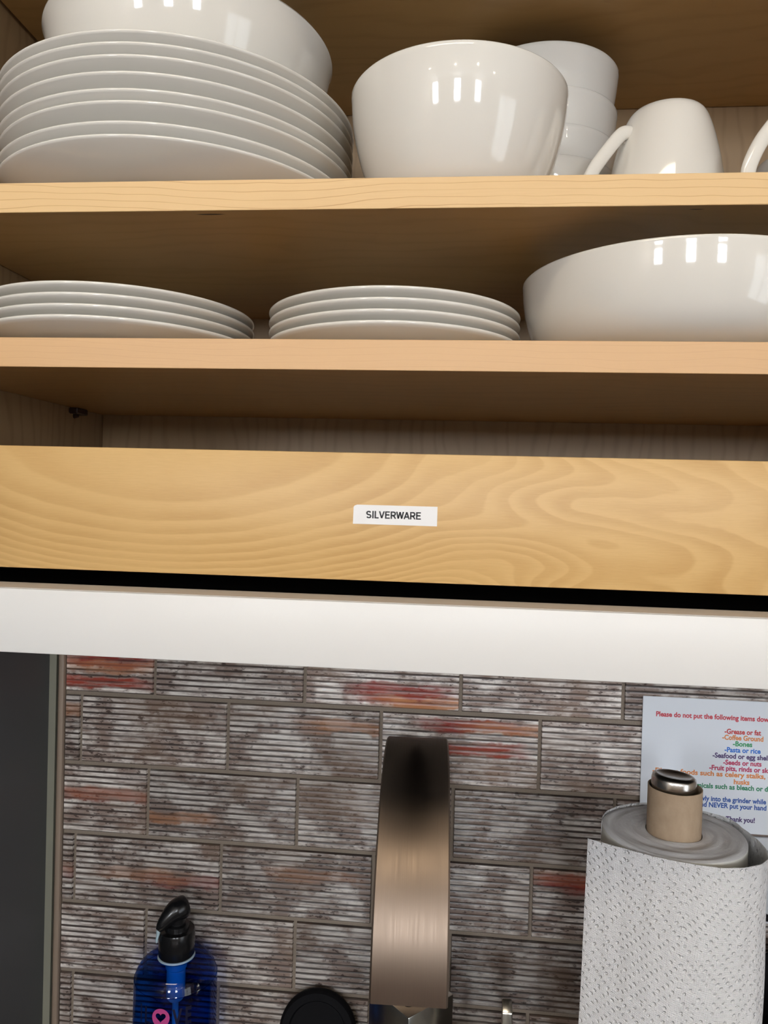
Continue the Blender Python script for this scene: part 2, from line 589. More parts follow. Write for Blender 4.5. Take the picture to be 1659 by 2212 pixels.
slab('floor', RX0, RX1, RY0, TY, FLOOR - 0.05, FLOOR, mat=M['floor'])
slab('ceiling', RX0, RX1, RY0, TY, CEIL, CEIL + 0.05, mat=M['ceil'])
slab('wall_left', RX0 - 0.05, RX0, RY0, TY, FLOOR, CEIL, mat=M['paint'])
slab('wall_right', RX1, RX1 + 0.05, RY0, TY, FLOOR, CEIL, mat=M['paint'])
slab('wall_front', RX0, RX1, RY0 - 0.05, RY0, FLOOR, CEIL, mat=M['paint'])
wall_back = slab('wall_back', RX0, RX1, TY, TY + 0.08, FLOOR, CEIL, mat=M['grout'])


def window(idx, x0, x1, z0, z1, Y, mat, bars=1):
    bm = bmesh.new()
    t = 0.05
    box(bm, x0 - t, x0, Y, Y + 0.03, z0 - t, z1 + t)
    box(bm, x1, x1 + t, Y, Y + 0.03, z0 - t, z1 + t)
    box(bm, x0, x1, Y, Y + 0.03, z0 - t, z0)
    box(bm, x0, x1, Y, Y + 0.03, z1, z1 + t)
    for k in range(bars):
        zc = z0 + (z1 - z0) * (k + 1) / (bars + 1)
        box(bm, x0, x1, Y, Y + 0.02, zc - 0.015, zc + 0.015)
    f = struct(finish(bm, 'window_%d' % idx, M['ceil']))
    bm = bmesh.new()
    box(bm, x0, x1, Y + 0.002, Y + 0.008, z0, z1)
    finish(bm, 'pane', mat, f)


window(1, -2.05, -1.60, 0.22, 0.98, RY0, M['sky_pane'])
window(2, -0.28, 0.17, 0.22, 0.98, RY0, M['sky_pane'])
window(3, 1.35, 1.80, 0.22, 0.98, RY0, M['sky_pane'])
# made-up glazed door in the right wall, added for soft cool light
bm = bmesh.new()
for d in ((-2.7, -2.62, -1.45, 0.62), (-1.08, -1.0, -1.45, 0.62), (-1.9, -1.84, -1.45, 0.62)):
    box(bm, RX1 - 0.03, RX1, d[0], d[1], d[2], d[3])
box(bm, RX1 - 0.03, RX1, -2.62, -1.08, 0.56, 0.62)
box(bm, RX1 - 0.03, RX1, -2.62, -1.08, -1.45, -1.38)
door = struct(finish(bm, 'fill_door_1', M['ceil']))
bm = bmesh.new()
box(bm, RX1 - 0.012, RX1 - 0.004, -2.62, -1.08, -1.38, 0.56)
finish(bm, 'pane', M['side_pane'], door)

for i, (x, y) in enumerate(((-1.35, -2.0), (-0.15, -2.2), (0.85, -2.0), (1.9, -2.2))):
    t = thing('ceiling_lamp', ['recessed ceiling lamp nearest the left wall', 'recessed ceiling lamp second from the left wall',
              'recessed ceiling lamp third from the left wall', 'recessed ceiling lamp nearest the right wall'][i], 'lamp', (x, y, CEIL), 0, 'recessed ceiling lamps')
    bm = bmesh.new()
    lathe(bm, [(0.05, -0.002), (0.065, -0.006), (0.068, 0.0)], 32)
    finish(bm, 'trim_ring', M['ceil'], t, True)
    bm = bmesh.new()
    lathe(bm, [(0, -0.003), (0.05, -0.003), (0.05, -0.001), (0, -0.001)], 32)
    finish(bm, 'lens', M['lamp'], t)
t = thing('kitchen_fill_light', 'added flat rectangular fill light on the ceiling over the middle of the kitchen', 'lamp', (-0.2, -0.55, CEIL))  # unseen fixture, added to supply the main overhead light
mbox('housing', (-0.5, 0.5, -0.14, 0.14, -0.04, 0), M['ceil'], t, 0.004)
mbox('diffuser', (-0.47, 0.47, -0.11, 0.11, -0.055, -0.0405), M['kitchen_fill'], t, 0.004)

# ------------------------------------------------------------------ tiled backsplash
TH, TW = 0.0728, 0.1622      # tile face
PZ, PX = 0.0775, 0.1665      # pitch
Z1 = -0.2225                 # joint under row 0
XL = -0.4285                 # left end of the tiling
NR = 12


def tile_mesh(w):
    """corrugated face with 12 furrows, local origin at tile centre, face towards -y"""
    bm = bmesh.new()
    n = NR * 6
    prof = []
    for i in range(n + 1):
        z = -TH / 2 + TH * i / n
        c = math.cos(2 * PI * (z / (TH / 12.0)))
        y = -0.0030 + 0.00055 * (max(0, c) ** 1.2)
        if i in (0, n):
            y = -0.0016
        prof.append((y, z))
    L = [bm.verts.new((-w / 2, y, z)) for y, z in prof]
    R = [bm.verts.new((w / 2, y, z)) for y, z in prof]
    for i in range(n):
        bm.faces.new((L[i], L[i + 1], R[i + 1], R[i]))
    lb = [bm.verts.new((-w / 2 - 0.0004, 0.0, -TH / 2)), bm.verts.new((-w / 2 - 0.0004, 0.0, TH / 2))]
    rb = [bm.verts.new((w / 2 + 0.0004, 0.0, -TH / 2)), bm.verts.new((w / 2 + 0.0004, 0.0, TH / 2))]
    bm.faces.new([lb[0], lb[1]] + L[::-1])
    bm.faces.new([rb[1], rb[0]] + R)
    bm.faces.new((lb[1], rb[1], R[-1], L[-1]))
    bm.faces.new((lb[0], L[0], R[0], rb[0]))
    bmesh.ops.recalc_face_normals(bm, faces=bm.faces)
    me = bpy.data.meshes.new('tile')
    bm.to_mesh(me)
    bm.free()
    me.materials.append(M['tile'])
    return me


full_tile = tile_mesh(TW)
# first joint position of each row, rows -1..4 (row 0 is the one just under the white rail)
row_x = {-1: -0.411, 0: -0.3276, 1: -0.4108, 2: -0.3325, 3: -0.4152, 4: -0.3315, 5: -0.4147}
# painted streaks per (row, column): r1,r1u,r1a, r2,r2u,r2a, o1,o1u,o1a in cm
paint = {
    (0, -1): (-0.1, -0.5, 1.0, -2.5, -1.0, 1.0, -0.7, 0.0, 0.6),
    (0, 1): (-1.7, 2.0, 0.95, -2.6, 3.0, 1.0, -3.1, 5.0, 0.9),
    (1, 2): (2.6, 1.5, 1.0, 0.1, 1.5, 1.0, 2.4, 6.0, 0.7),
    (1, 1): (9, 0, 0, 9, 0, 0, 1.8, 5.0, 0.7),
    (1, -1): (9, 0, 0, 9, 0, 0, 2.0, 0.0, 0.6),
    (2, -1): (0.5, -0.2, 0.55, 9, 0, 0, 0.6, 0.0, 0.3),
    (2, 0): (9, 0, 0, 9, 0, 0, -1.4, -6.5, 0.7),
    (3, 0): (-0.6, 4.0, 0.55, 9, 0, 0, -0.2, 0.0, 0.45),
    (3, -1): (-0.6, 0, 0.4, 9, 0, 0, 0, 0, 0.3),
    (3, 3): (2.6, -3.0, 0.9, 2.2, 0.0, 0.6, 3.0, -4.0, 0.3),
    (3, 1): (9, 0, 0, 9, 0, 0, 1.2, 2.0, 0.35),
    (0, 3): (9, 0, 0, 9, 0, 0, 9, 0, 0),
}
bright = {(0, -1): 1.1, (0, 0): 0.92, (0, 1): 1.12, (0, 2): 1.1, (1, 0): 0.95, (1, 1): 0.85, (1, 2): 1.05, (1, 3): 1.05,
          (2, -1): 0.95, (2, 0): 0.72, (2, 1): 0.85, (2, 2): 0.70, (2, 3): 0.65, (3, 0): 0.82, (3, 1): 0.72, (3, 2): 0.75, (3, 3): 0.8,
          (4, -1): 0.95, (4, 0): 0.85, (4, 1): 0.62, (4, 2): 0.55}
XR = 0.75
for r in range(-1, 6):
    zc = Z1 + PZ / 2 - PZ * r
    k = -1
    while True:
        a = row_x[r] + PX * k + 0.0021
        b = a + TW
        if a > XR:
            break
        a2, b2 = max(a, XL), min(b, XR)
        if b2 - a2 > 0.006:
            me = full_tile if (b2 - a2) > TW - 1e-5 else tile_mesh(b2 - a2)
            o = bpy.data.objects.new('tile', me)
            COL.objects.link(o)
            o.parent = wall_back
            o.location = ((a2 + b2) / 2, TY - 0.0002 + random.uniform(-0.0003, 0.0), zc)
            p = paint.get((r, k), (9, 0, 0, 9, 0, 0, 9, 0, 0))
            for key, v in zip(('r1', 'r1u', 'r1a', 'r2', 'r2u', 'r2a', 'o1', 'o1u', 'o1a'), p):
                o[key] = float(v)
            o['seed'] = random.random()
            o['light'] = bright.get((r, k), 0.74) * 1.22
        k += 1

# beige bead at the tile edge, olive trim board, charcoal refrigerator beyond
pA, pB, pC = at(110, 1500, 0.80), at(140, 1500, 0.80), at(149, 1500, 0.808)
o = struct(mbox('trim_1', (XL - 0.0075, XL - 0.0008, 0.804, TY, -0.60, -0.10), M['bead'], None, 0.0015))
o = struct(mbox('trim_2', (pA.x + 0.0035, XL - 0.0095, 0.797, TY, -0.60, -0.10), M['trimgrey'], None, 0.004, 3))
fr = thing('refrigerator', 'tall charcoal-sided refrigerator standing left of the tiled wall', 'refrigerator', (pA.x - 0.385, 0.44, FLOOR))
mbox('body', (-0.38, 0.3845, -0.33, 0.370, 0.03, 1.62), M['fridge'], fr, 0.003, 3)
d1 = mbox('door', (-0.38, 0.38, -0.40, -0.335, 0.62, 1.62), M['fridgedoor'], fr, 0.01, 3)
d2 = mbox('freezer_drawer', (-0.38, 0.38, -0.40, -0.335, 0.05, 0.61), M['fridgedoor'], fr, 0.01, 3)
bm = bmesh.new()
tube(bm, [Vector((0.30, -0.40, 0.75)), Vector((0.30, -0.44, 0.77)), Vector((0.30, -0.44, 1.45)), Vector((0.30, -0.40, 1.47))], 0.011)
finish(bm, 'handle', M['steel'], d1, True)
bm = bmesh.new()
tube(bm, [Vector((-0.3, -0.40, 0.54)), Vector((-0.29, -0.44, 0.54)), Vector((0.29, -0.44, 0.54)), Vector((0.3, -0.40, 0.54))], 0.011)
finish(bm, 'handle', M['steel'], d2, True)

# ------------------------------------------------------------------ countertop, sink, base cabinet (below the frame)
CZ = -0.60
bm = bmesh.new()
cx0, cx1, cy0 = -0.42, 1.4, 0.16
sx0, sx1, sy0, sy1 = -0.40, 0.34, 0.24, 0.655
for d in ((cx0, sx0, cy0, TY - 0.005), (sx1, cx1, cy0, TY - 0.005), (sx0, sx1, cy0, sy0), (sx0, sx1, sy1, TY - 0.005)):
    box(bm, d[0], d[1], d[2], d[3], CZ - 0.03, CZ)
tag(finish(bm, 'countertop', M['counter']), 'dark speckled stone countertop under the tiled wall', 'countertop')
bm = bmesh.new()
g = 0.001
box(bm, sx0 + g, sx0 + 0.004, sy0 + g, sy1 - g, CZ - 0.20, CZ - 0.002)
box(bm, sx1 - 0.004, sx1 - g, sy0 + g, sy1 - g, CZ - 0.20, CZ - 0.002)
box(bm, sx0 + 0.004, sx1 - 0.004, sy0 + g, sy0 + 0.004, CZ - 0.20, CZ - 0.002)
box(bm, sx0 + 0.004, sx1 - 0.004, sy1 - 0.004, sy1 - g, CZ - 0.20, CZ - 0.002)
sink = thing('sink', 'undermount stainless steel sink in the dark countertop', 'sink', (0, 0, 0))
finish(bm, 'sink_walls', M['steel'], sink)
bm = bmesh.new()
box(bm, sx0 + g, sx1 - g, sy0 + g, sy1 - g, CZ - 0.204, CZ - 0.2005)
finish(bm, 'sink_bottom', M['steel'], sink)
bm = bmesh.new()
lathe(bm, [(0, CZ - 0.199), (0.03, CZ - 0.199), (0.042, CZ - 0.197), (0.045, CZ - 0.2)], 32, ax=(-0.03, 0.45))
finish(bm, 'drain', M['chrome'], sink, True)
bc = thing('base_cabinet', 'white base cabinet below the dark countertop', 'cabinet', (0, 0, 0))
mbox('body', (cx0, cx1, 0.20, TY - 0.01, FLOOR + 0.1, CZ - 0.21), M['white'], bc)
mbox('toe_kick', (cx0, cx1, 0.26, TY - 0.01, FLOOR, FLOOR + 0.098), M['dark'], bc)
for k in range(4):
    w = (cx1 - cx0) / 4
    d = mbox('door', (cx0 + w * k + 0.006, cx0 + w * (k + 1) - 0.006, 0.18, 0.198, FLOOR + 0.12, CZ - 0.05), M['white'], bc, 0.002)
    mbox('handle', (cx0 + w * (k + 0.5) - 0.05, cx0 + w * (k + 0.5) + 0.05, 0.15, 0.179, CZ - 0.1, CZ - 0.09), M['chrome'], d, 0.002)

# ------------------------------------------------------------------ wall cabinet
CXL, CXR = -0.382, 0.56          # inner faces of the sides
YB = 0.785                       # inner face of the back
YF = 0.485                       # shelf fronts
S1 = (0.1838, 0.2030)            # upper shelf: underside, top
S2 = (0.0820, 0.1012)            # lower shelf
TOPZ = 0.392
RB, RTZ = -0.0985, -0.0590       # white bottom rail
cab = thing('wall_cabinet', 'open maple wall cabinet with white bottom rail above the tiled backsplash', 'cabinet', (0, 0, 0))
for sx in (CXL - 0.018, CXR):
    mbox('side_panel', (sx, sx + 0.018, 0.4605, TY - 0.012, RB + 0.002, TOPZ + 0.02), M['side'], cab, 0.0005, 1)
mbox('back_panel', (CXL + 0.0005, CXR - 0.0005, YB, YB + 0.012, -0.07, TOPZ + 0.02), M['side'], cab, 0.0003, 1)
mbox('top_panel', (CXL + 0.003, CXR - 0.001, 0.462, YB - 0.001, TOPZ, TOPZ + 0.018), M['board'], cab, 0.0005, 1)
mbox('bottom_panel', (CXL + 0.0005, CXR - 0.0005, 0.4605, YB - 0.001, -0.082, -0.066), M['dark'], cab, 0.0005, 1)  # near-black colour carries the shade under the drawer
for (z0, z1), me_ in ((S1, 'edge1'), (S2, 'edge2')):
    sh = mbox('shelf', (CXL + 0.0015, CXR - 0.0015, YF + 0.0006, YB - 0.002, z0, z1), M['board_knots'] if z0 == S1[0] else M['board'], cab, 0.0003, 1)
    mbox('edge_band', (CXL + 0.0015, CXR - 0.0015, YF, YF + 0.0006, z0 - 0.0001, z1 + 0.0001), M[me_], sh, 0.00025, 1)
# white face frame
mbox('bottom_rail', (CXL - 0.018, CXR + 0.018, 0.440, 0.4595, RB, RTZ - 0.0006), M['white'], cab, 0.0007, 2)
mbox('rail_top_edge', (CXL + 0.03, CXR - 0.03, 0.4408, 0.4665, RTZ - 0.0005, RTZ), M['rawtop'], cab, 0.0001, 1)
for sx in (CXL - 0.018, CXR - 0.02):
    mbox('stile', (sx, sx + 0.038, 0.440, 0.4595, RTZ + 0.0002, TOPZ + 0.058), M['white'], cab, 0.0007, 2)
mbox('top_rail', (CXL + 0.0205, CXR - 0.0205, 0.440, 0.4595, TOPZ + 0.02, TOPZ + 0.058), M['white'], cab, 0.0007, 2)
# shelf pins under the shelves on the left side
for z0 in (S1[0], S2[0]):
    for y in ((0.725, 0.53) if z0 == S2[0] else (0.53,)):
        bm = bmesh.new()
        box(bm, CXL + 0.0002, CXL + 0.009, y - 0.011, y + 0.011, z0 - 0.0062, z0 - 0.0003, bev=0.001)
        tube(bm, [Vector((CXL - 0.002, y, z0 - 0.008)), Vector((CXL + 0.004, y, z0 - 0.0065))], 0.0025, 8)
        finish(bm, 'shelf_pin', M['pinmat'], cab, True, 35)
# silverware drawer
DX0, DX1 = CXL + 0.012, CXR - 0.012
DZ0, DZ1 = at(830, 1256, 0.468).z, at(830, 979, 0.468).z
bm = bmesh.new()
box(bm, DX0 + 0.004, DX0 + 0.016, 0.4815, 0.77, DZ0 + 0.004, DZ1 - 0.006)
box(bm, DX1 - 0.016, DX1 - 0.004, 0.4815, 0.77, DZ0 + 0.004, DZ1 - 0.006)
box(bm, DX0 + 0.016, DX1 - 0.016, 0.758, 0.77, DZ0 + 0.004, DZ1 - 0.006)
box(bm, DX0 + 0.016, DX1 - 0.016, 0.4815, 0.758, DZ0 + 0.008, DZ0 + 0.014)
drawer = finish(bm, 'drawer', M['raw'], cab)
mbox('drawer_front', (DX0, DX1, 0.468, 0.481, DZ0, DZ1), M['drawer'], drawer, 0.0006, 2)
for sx in (CXL + 0.001, CXR - 0.012):
    mbox('drawer_runner', (sx, sx + 0.011, 0.49, 0.76, -0.064, -0.052), M['steel'], cab, 0.001, 1)
# SILVERWARE sticker: clipped top-left corner
LX0, LX1, LZ0, LZ1 = -0.0657, -0.0141, -0.0151, -0.0033
bm = bmesh.new()
poly = [(LX0, LZ0), (LX1, LZ0 - 0.0001), (LX1, LZ1), (LX0 + 0.0024, LZ1), (LX0 + 0.0008, LZ1 - 0.0006), (LX0 + 0.0002, LZ1 - 0.0014)]
F = [bm.verts.new((x, 0.4677, z)) for x, z in poly]
Bk = [bm.verts.new((x, 0.46795, z)) for x, z in poly]
bm.faces.new(F)
bm.faces.new(Bk[::-1])
for i in range(len(F)):
    j = (i + 1) % len(F)
    bm.faces.new((F[i], F[j], Bk[j], Bk[i]))
st = finish(bm, 'label_sticker', M['labelpaper'], drawer)
st['label'] = 'white sticker printed SILVERWARE'


def arc(cx_, cy_, rx, ry, a0_, a1_, n=9):
    return [(cx_ + rx * math.cos(math.radians(a0_ + (a1_ - a0_) * i / n)), cy_ + ry * math.sin(math.radians(a0_ + (a1_ - a0_) * i / n))) for i in range(n + 1)]


GLYPH = {   # (advance, polylines) for a plain bold sans-serif, cap height 1
    'S': (0.74, [arc(0.33, 0.705, 0.245, 0.215, 18, 262) + arc(0.35, 0.285, 0.255, 0.215, 82, -162)[1:]]),
    'I': (0.31, [[(0.155, 0), (0.155, 1)]]),
    'L': (0.64, [[(0.145, 1), (0.145, 0.075), (0.60, 0.075)]]),
    'V': (0.74, [[(0.065, 1), (0.36, 0.06), (0.655, 1)]]),
    'E': (0.73, [[(0.67, 0.925), (0.145, 0.925), (0.145, 0.075), (0.685, 0.075)], [(0.145, 0.52), (0.63, 0.52)]]),
    'R': (0.78, [[(0.145, 0), (0.145, 0.925), (0.42, 0.925)] + arc(0.42, 0.69, 0.235, 0.235, 90, -90) + [(0.145, 0.455)], [(0.37, 0.455), (0.50, 0.36), (0.70, 0)]]),
    'W': (1.00, [[(0.065, 1), (0.275, 0.06), (0.50, 0.95), (0.725, 0.06), (0.935, 1)]]),
    'A': (0.76, [[(0.05, 0), (0.375, 0.95), (0.70, 0)], [(0.17, 0.31), (0.58, 0.31)]]),
}


def stroke_word(word, height, width, mat, parent, y):
    """each letter drawn as thick mitred strokes"""
    bm = bmesh.new()
    x = 0
    hw = 0.098
    for ch in word:
        adv, lines_ = GLYPH[ch]
        if ch in 'VWA':
            lines_ = [[p, q] for L in lines_ for p, q in zip(L, L[1:])]
        for L in lines_:
            P = [Vector((p[0] + x, p[1])) for p in L]
            Ls, Rs = [], []
            for i, p in enumerate(P):
                d0 = (P[i] - P[i - 1]).normalized() if i else (P[1] - P[0]).normalized()
                d1 = (P[i + 1] - P[i]).normalized() if i < len(P) - 1 else d0
                n0, n1 = Vector((-d0.y, d0.x)), Vector((-d1.y, d1.x))
                nn_ = (n0 + n1).normalized()
                k_ = min(1.9, 1 / max(0.3, nn_.dot(n0)))
                Ls.append(p + nn_ * hw * k_)
                Rs.append(p - nn_ * hw * k_)
            lv_ = [bm.verts.new((v.x, 0, v.y)) for v in Ls]
            rv_ = [bm.verts.new((v.x, 0, v.y)) for v in Rs]
            for i in range(len(P) - 1):
                bm.faces.new((lv_[i], lv_[i + 1], rv_[i + 1], rv_[i]))
        x += adv
    for v in bm.verts:
        v.co.x = (v.co.x / x - 0.5) * width
        v.co.z = min(1.0, max(0.0, v.co.z)) * height - height / 2
    o = finish(bm, 'sticker_lettering', mat, parent)
    o.location = (0, y, 0)
    return o


p0, p1 = at(791, 1112, 0.4676), at(910, 1114, 0.4676)
tx = stroke_word('SILVERWARE', 0.00455, p1.x - p0.x, M['ink'], drawer, 0.46764)
tx.location.x = (p0.x + p1.x) / 2
tx.location.z = (p0.z + p1.z) / 2

# ------------------------------------------------------------------ dishes


def plate_profile(R, H, foot_h=0.0, t=0.0042):
    k = R / 0.135
    q = H / 0.027
    o = [(0, 0.0022), (0.070 * k, 0.0022), (0.0735 * k, 0.0), (0.0775 * k, 0.0), (0.082 * k, 0.0026 * q), (0.098 * k, 0.0068 * q),
         (0.113 * k, 0.0125 * q), (0.124 * k, 0.0183 * q), (0.1315 * k, 0.0232 * q), (0.1346 * k, H - 0.0012), (0.135 * k, H - 0.0005)]
    i = [(0.1345 * k, H), (0.1332 * k, H - 0.0002), (0.128 * k, H - 0.0032), (0.118 * k, H - 0.0075 * q if q > 0.8 else H - 0.0042),
         (0.104 * k, max(0.0064, 0.0128 * q)), (0.088 * k, 0.0066 + 0.002 * q), (0.070 * k, 0.0064), (0, 0.0062)]
    return o + i


def smooth_profile(p, n=3):
    return [(max(0, v.x), v.y) for v in (Vector((a, b)) for a, b in p)]


def mesh_from_lathe(name, prof, mat, seg=128):
    bm = bmesh.new()
    lathe(bm, prof, seg)
    bmesh.ops.recalc_face_normals(bm, faces=bm.faces)
    me = bpy.data.meshes.new(name)
    bm.to_mesh(me)
    bm.free()
    me.materials.append(mat)
    me.polygons.foreach_set('use_smooth', [True] * len(me.polygons))
    me.set_sharp_from_angle(angle=math.radians(60))
    return me


def bez_profile(R, H, base=0):
    """coupe plate: smooth underside sweep to a rounded rim"""
    out = [(0, 0.0020), (0.52 * R, 0.0020), (0.535 * R, 0.0), (0.565 * R, 0.0), (0.585 * R, 0.0014)]
    n = 14
    for i in range(1, n + 1):
        t = i / n
        r = 0.585 * R + (0.992 - 0.585) * R * t
        z = 0.0014 + (H - 0.0026 - 0.0014) * (t ** 1.75)
        out.append((r, z))
    out += [(R, H - 0.0016), (R, H - 0.0008), (0.996 * R, H - 0.0002), (0.988 * R, H), (0.978 * R, H - 0.0006)]
    for i in range(n - 1, -1, -1):
        t = i / n
        r = 0.57 * R + (0.965 - 0.57) * R * t
        z = 0.0060 + (H - 0.0024 - 0.0060) * (t ** 1.9)
        out.append((r, z))
    out += [(0.3 * R, 0.0058), (0, 0.0058)]
    return out


def put_mesh(name, me, loc, rz=0.0):
    o = bpy.data.objects.new(name, me)
    COL.objects.link(o)
    o.location = loc
    o.rotation_euler = (0, 0, rz)
    return o


E1 = 0.00015
# dinner plates: rim heights read from the photo
apex = [293.2, 264.2, 220.4, 196.2, 159.6, 123.0, 96.4, 70.4]
me = mesh_from_lathe('dinner_plate', bez_profile(0.1358, 0.0235), M['porcelain'])
ordinal = ['lowest', 'second from the bottom', 'third from the bottom', 'fourth from the bottom', 'fifth from the bottom',
           'third from the top', 'second from the top', 'topmost']
zr = S1[1] + 0.0235
base = at(241, apex[0], 0.468).z
for i, ay in enumerate(apex):
    rise = at(241, ay, 0.4735).z - at(241, apex[0], 0.4735).z
    o = put_mesh('dinner_plate', me, (-0.2292 + random.uniform(-0.0007, 0.0007), 0.604 + random.uniform(-0.0006, 0.0006), S1[1] + E1 + max(rise, i * 0.0062)), random.random() * 6)
    tag(o, 'white porcelain dinner plate, %s of the tall stack on the upper shelf' % ordinal[i], 'plate', 'dinner plates stacked on the upper shelf')
    ztop = o.location.z

me = mesh_from_lathe('side_plate', bez_profile(0.100, 0.0145), M['porcelain'])
o4 = ['lowest', 'second from the bottom', 'second from the top', 'topmost']
for i in range(4):
    o = put_mesh('side_plate', me, (-0.2657, 0.580, S2[1] + E1 + i * 0.0073), i)
    tag(o, 'white side plate, %s of the left stack on the lower shelf' % o4[i], 'plate', 'side plates in the left stack on the lower shelf')
me = mesh_from_lathe('side_plate', bez_profile(0.095, 0.0145), M['porcelain'])
for i in range(4):
    o = put_mesh('side_plate', me, (-0.0545, 0.588, S2[1] + E1 + i * 0.0074), i)
    tag(o, 'white side plate, %s of the middle stack on the lower shelf' % o4[i], 'plate', 'side plates in the middle stack on the lower shelf')


def bowl_profile(pts, t=0.0038, n=5):
    """pts: outer (r, z) from foot up to the rim"""
    sp_ = [(v.x, v.y) for v in spline(pts, n)]
    R, H = pts[-1]
    r0 = pts[0][0]
    out = [(0, 0.002), (r0 - 0.004, 0.002), (r0 - 0.003, 0.0)] + sp_[:-1]
    out += [(R, H - 0.0012), (R - 0.0006, H - 0.0002), (R - t * 0.5, H), (R - t + 0.0004, H - 0.0004), (R - t, H - 0.0014)]
    inner = []
    for r, z in sp_[::-1]:
        if z < H - 0.003:
            zz = max(z, 0.0) + (0.0045 * (1 - z / H) + 0.0005)
            inner.append((max(r - t * (1.0 if z > 0.02 else 1.6), 0.001), zz))
    return out + inner + [(0, 0.0058)]


def bowl(name, pts, loc, label, group=None, t=0.0038):
    me = mesh_from_lathe(name, bowl_profile(pts, t), M['porcelain'], 144)
    return tag(put_mesh(name, me, loc), label, 'bowl', group)


# serving bowl resting inside the topmost dinner plate
zb = ztop + 0.0060
bowl('serving_bowl', [(0.058, 0.0), (0.068, 0.0035), (0.084, 0.013), (0.097, 0.028), (0.1045, 0.046), (0.1085, 0.064), (0.110, 0.345 - zb)],
     (-0.221, 0.596, zb), 'wide white serving bowl standing on top of the dinner plates')
bowl('mixing_bowl', [(0.038, 0.0), (0.047, 0.0035), (0.058, 0.013), (0.0665, 0.030), (0.0725, 0.049), (0.0762, 0.067), (0.078, 0.0868)],
     (-0.0100, 0.5655, S1[1] + E1), 'deep glossy white bowl in the middle of the upper shelf', t=0.0042)
sbp = [(0.030, 0.0), (0.038, 0.003), (0.048, 0.012), (0.0560, 0.028), (0.0605, 0.046), (0.0632, 0.062), (0.065, 0.079)]
sm = mesh_from_lathe('cereal_bowl', bowl_profile(sbp, 0.0022), M['porcelain'], 112)
for i, z in enumerate((0.2822, 0.3075, 0.3375, 0.3725)):
    o = put_mesh('cereal_bowl', sm, (0.0612, 0.697, z - 0.079), i)
    tag(o, 'small white bowl, %s of the nested stack behind the deep bowl' % o4[i], 'bowl', 'small bowls nested behind the deep bowl')
bowl('salad_bowl', [(0.066, 0.0), (0.076, 0.003), (0.090, 0.010), (0.0985, 0.020), (0.1035, 0.034), (0.106, 0.048), (0.107, 0.0612)],
     (0.1480, 0.5795, S2[1] + E1), 'large shallow white salad bowl at the right of the lower shelf', t=0.0045)


def mug_mesh():
    prof = [(0.0462, 0.0), (0.0465, 0.0012), (0.0455, 0.018), (0.0435, 0.038), (0.0400, 0.060), (0.0352, 0.080), (0.0318, 0.0905),
            (0.0292, 0.0962), (0.0268, 0.0992)]
    s = [(v.x, v.y) for v in spline(prof, 4)]
    out = s + [(0.0255, 0.100), (0.0240, 0.0995), (0.0232, 0.0980), (0.0, 0.0978)]
    inner = [(0.0, 0.094), (0.024, 0.0935), (0.0295, 0.088), (0.0325, 0.078), (0.037, 0.058), (0.0405, 0.037), (0.0425, 0.018), (0.0435, 0.001), (0.0448, 0.0)]
    return mesh_from_lathe('cup', out[::-1] + inner[::-1] + [out[0]], M['porcelain'], 96)


mugme = mug_mesh()


def handle_mesh():
    bm = bmesh.new()
    pts = spline([(0.0330, 0, 0.0800), (0.0420, 0, 0.0770), (0.0555, 0, 0.0610), (0.0680, 0, 0.0430), (0.0750, 0, 0.0230), (0.0690, 0, 0.0085), (0.0450, 0, 0.0120)], 6)
    n = len(pts)
    rad = [0.0052] * n
    tube(bm, pts, rad, 16, 0.62, Vector((0, 1, 0)))
    bmesh.ops.recalc_face_normals(bm, faces=bm.faces)
    me = bpy.data.meshes.new('handle')
    bm.to_mesh(me)
    bm.free()
    me.materials.append(M['porcelain'])
    me.polygons.foreach_set('use_smooth', [True] * len(me.polygons))
    return me


hme = handle_mesh()


def mug(x, y, ang, label, group):
    t = thing('mug', label, 'mug', (x, y, S1[1] + E1), math.radians(ang), group)
    c = put_mesh('cup', mugme, (0, 0, 0))
    c.parent = t
    h = put_mesh('handle', hme, (0, 0, 0))
    h.parent = t
    return t


_a = math.radians(190)
MF = at(1634, 372, 0.545) - Vector((math.cos(_a), math.sin(_a), 0)) * 0.069
MB = at(1545, 372, 0.695) - Vector((math.cos(_a), math.sin(_a), 0)) * 0.069
G = 'mugs upside down on the upper shelf'
mug(0.1500, 0.617, 207, 'white mug upside down beside the nested small bowls', G)
mug(MF.x, MF.y, 190, 'white mug at the right frame edge, front one, handle pointing left', G)
mug(MB.x, MB.y, 190, 'white mug at the right frame edge, rear one behind the other', G)

# ------------------------------------------------------------------ faucet
fa = thing('faucet', 'tall bronze-tinted faucet with a wide flat arched spout', 'faucet', (-0.034, 0.7255, CZ))
fa.rotation_euler = (0, 0, math.radians(2.3))
# local: y towards wall, arch bends towards -y


def band_section(bm, pts, normals, hw, th, ch):
    """rounded rectangular section swept along pts (in the yz plane)"""
    sec = [(-hw + ch, th), (hw - ch, th), (hw, th - ch), (hw, -th + ch), (hw - ch, -th), (-hw + ch, -th), (-hw, -th + ch), (-hw, th - ch)]
    rings = []
    for p, nn in zip(pts, normals):
        rings.append([bm.verts.new(Vector((a, 0, 0)) + p + nn * b) for a, b in sec])
    for a, b in zip(rings, rings[1:]):
        for k in range(8):
            bm.faces.new((a[k], a[(k + 1) % 8], b[(k + 1) % 8], b[k]))
    bm.faces.new(rings[0][::-1])
    bm.faces.new(rings[-1])


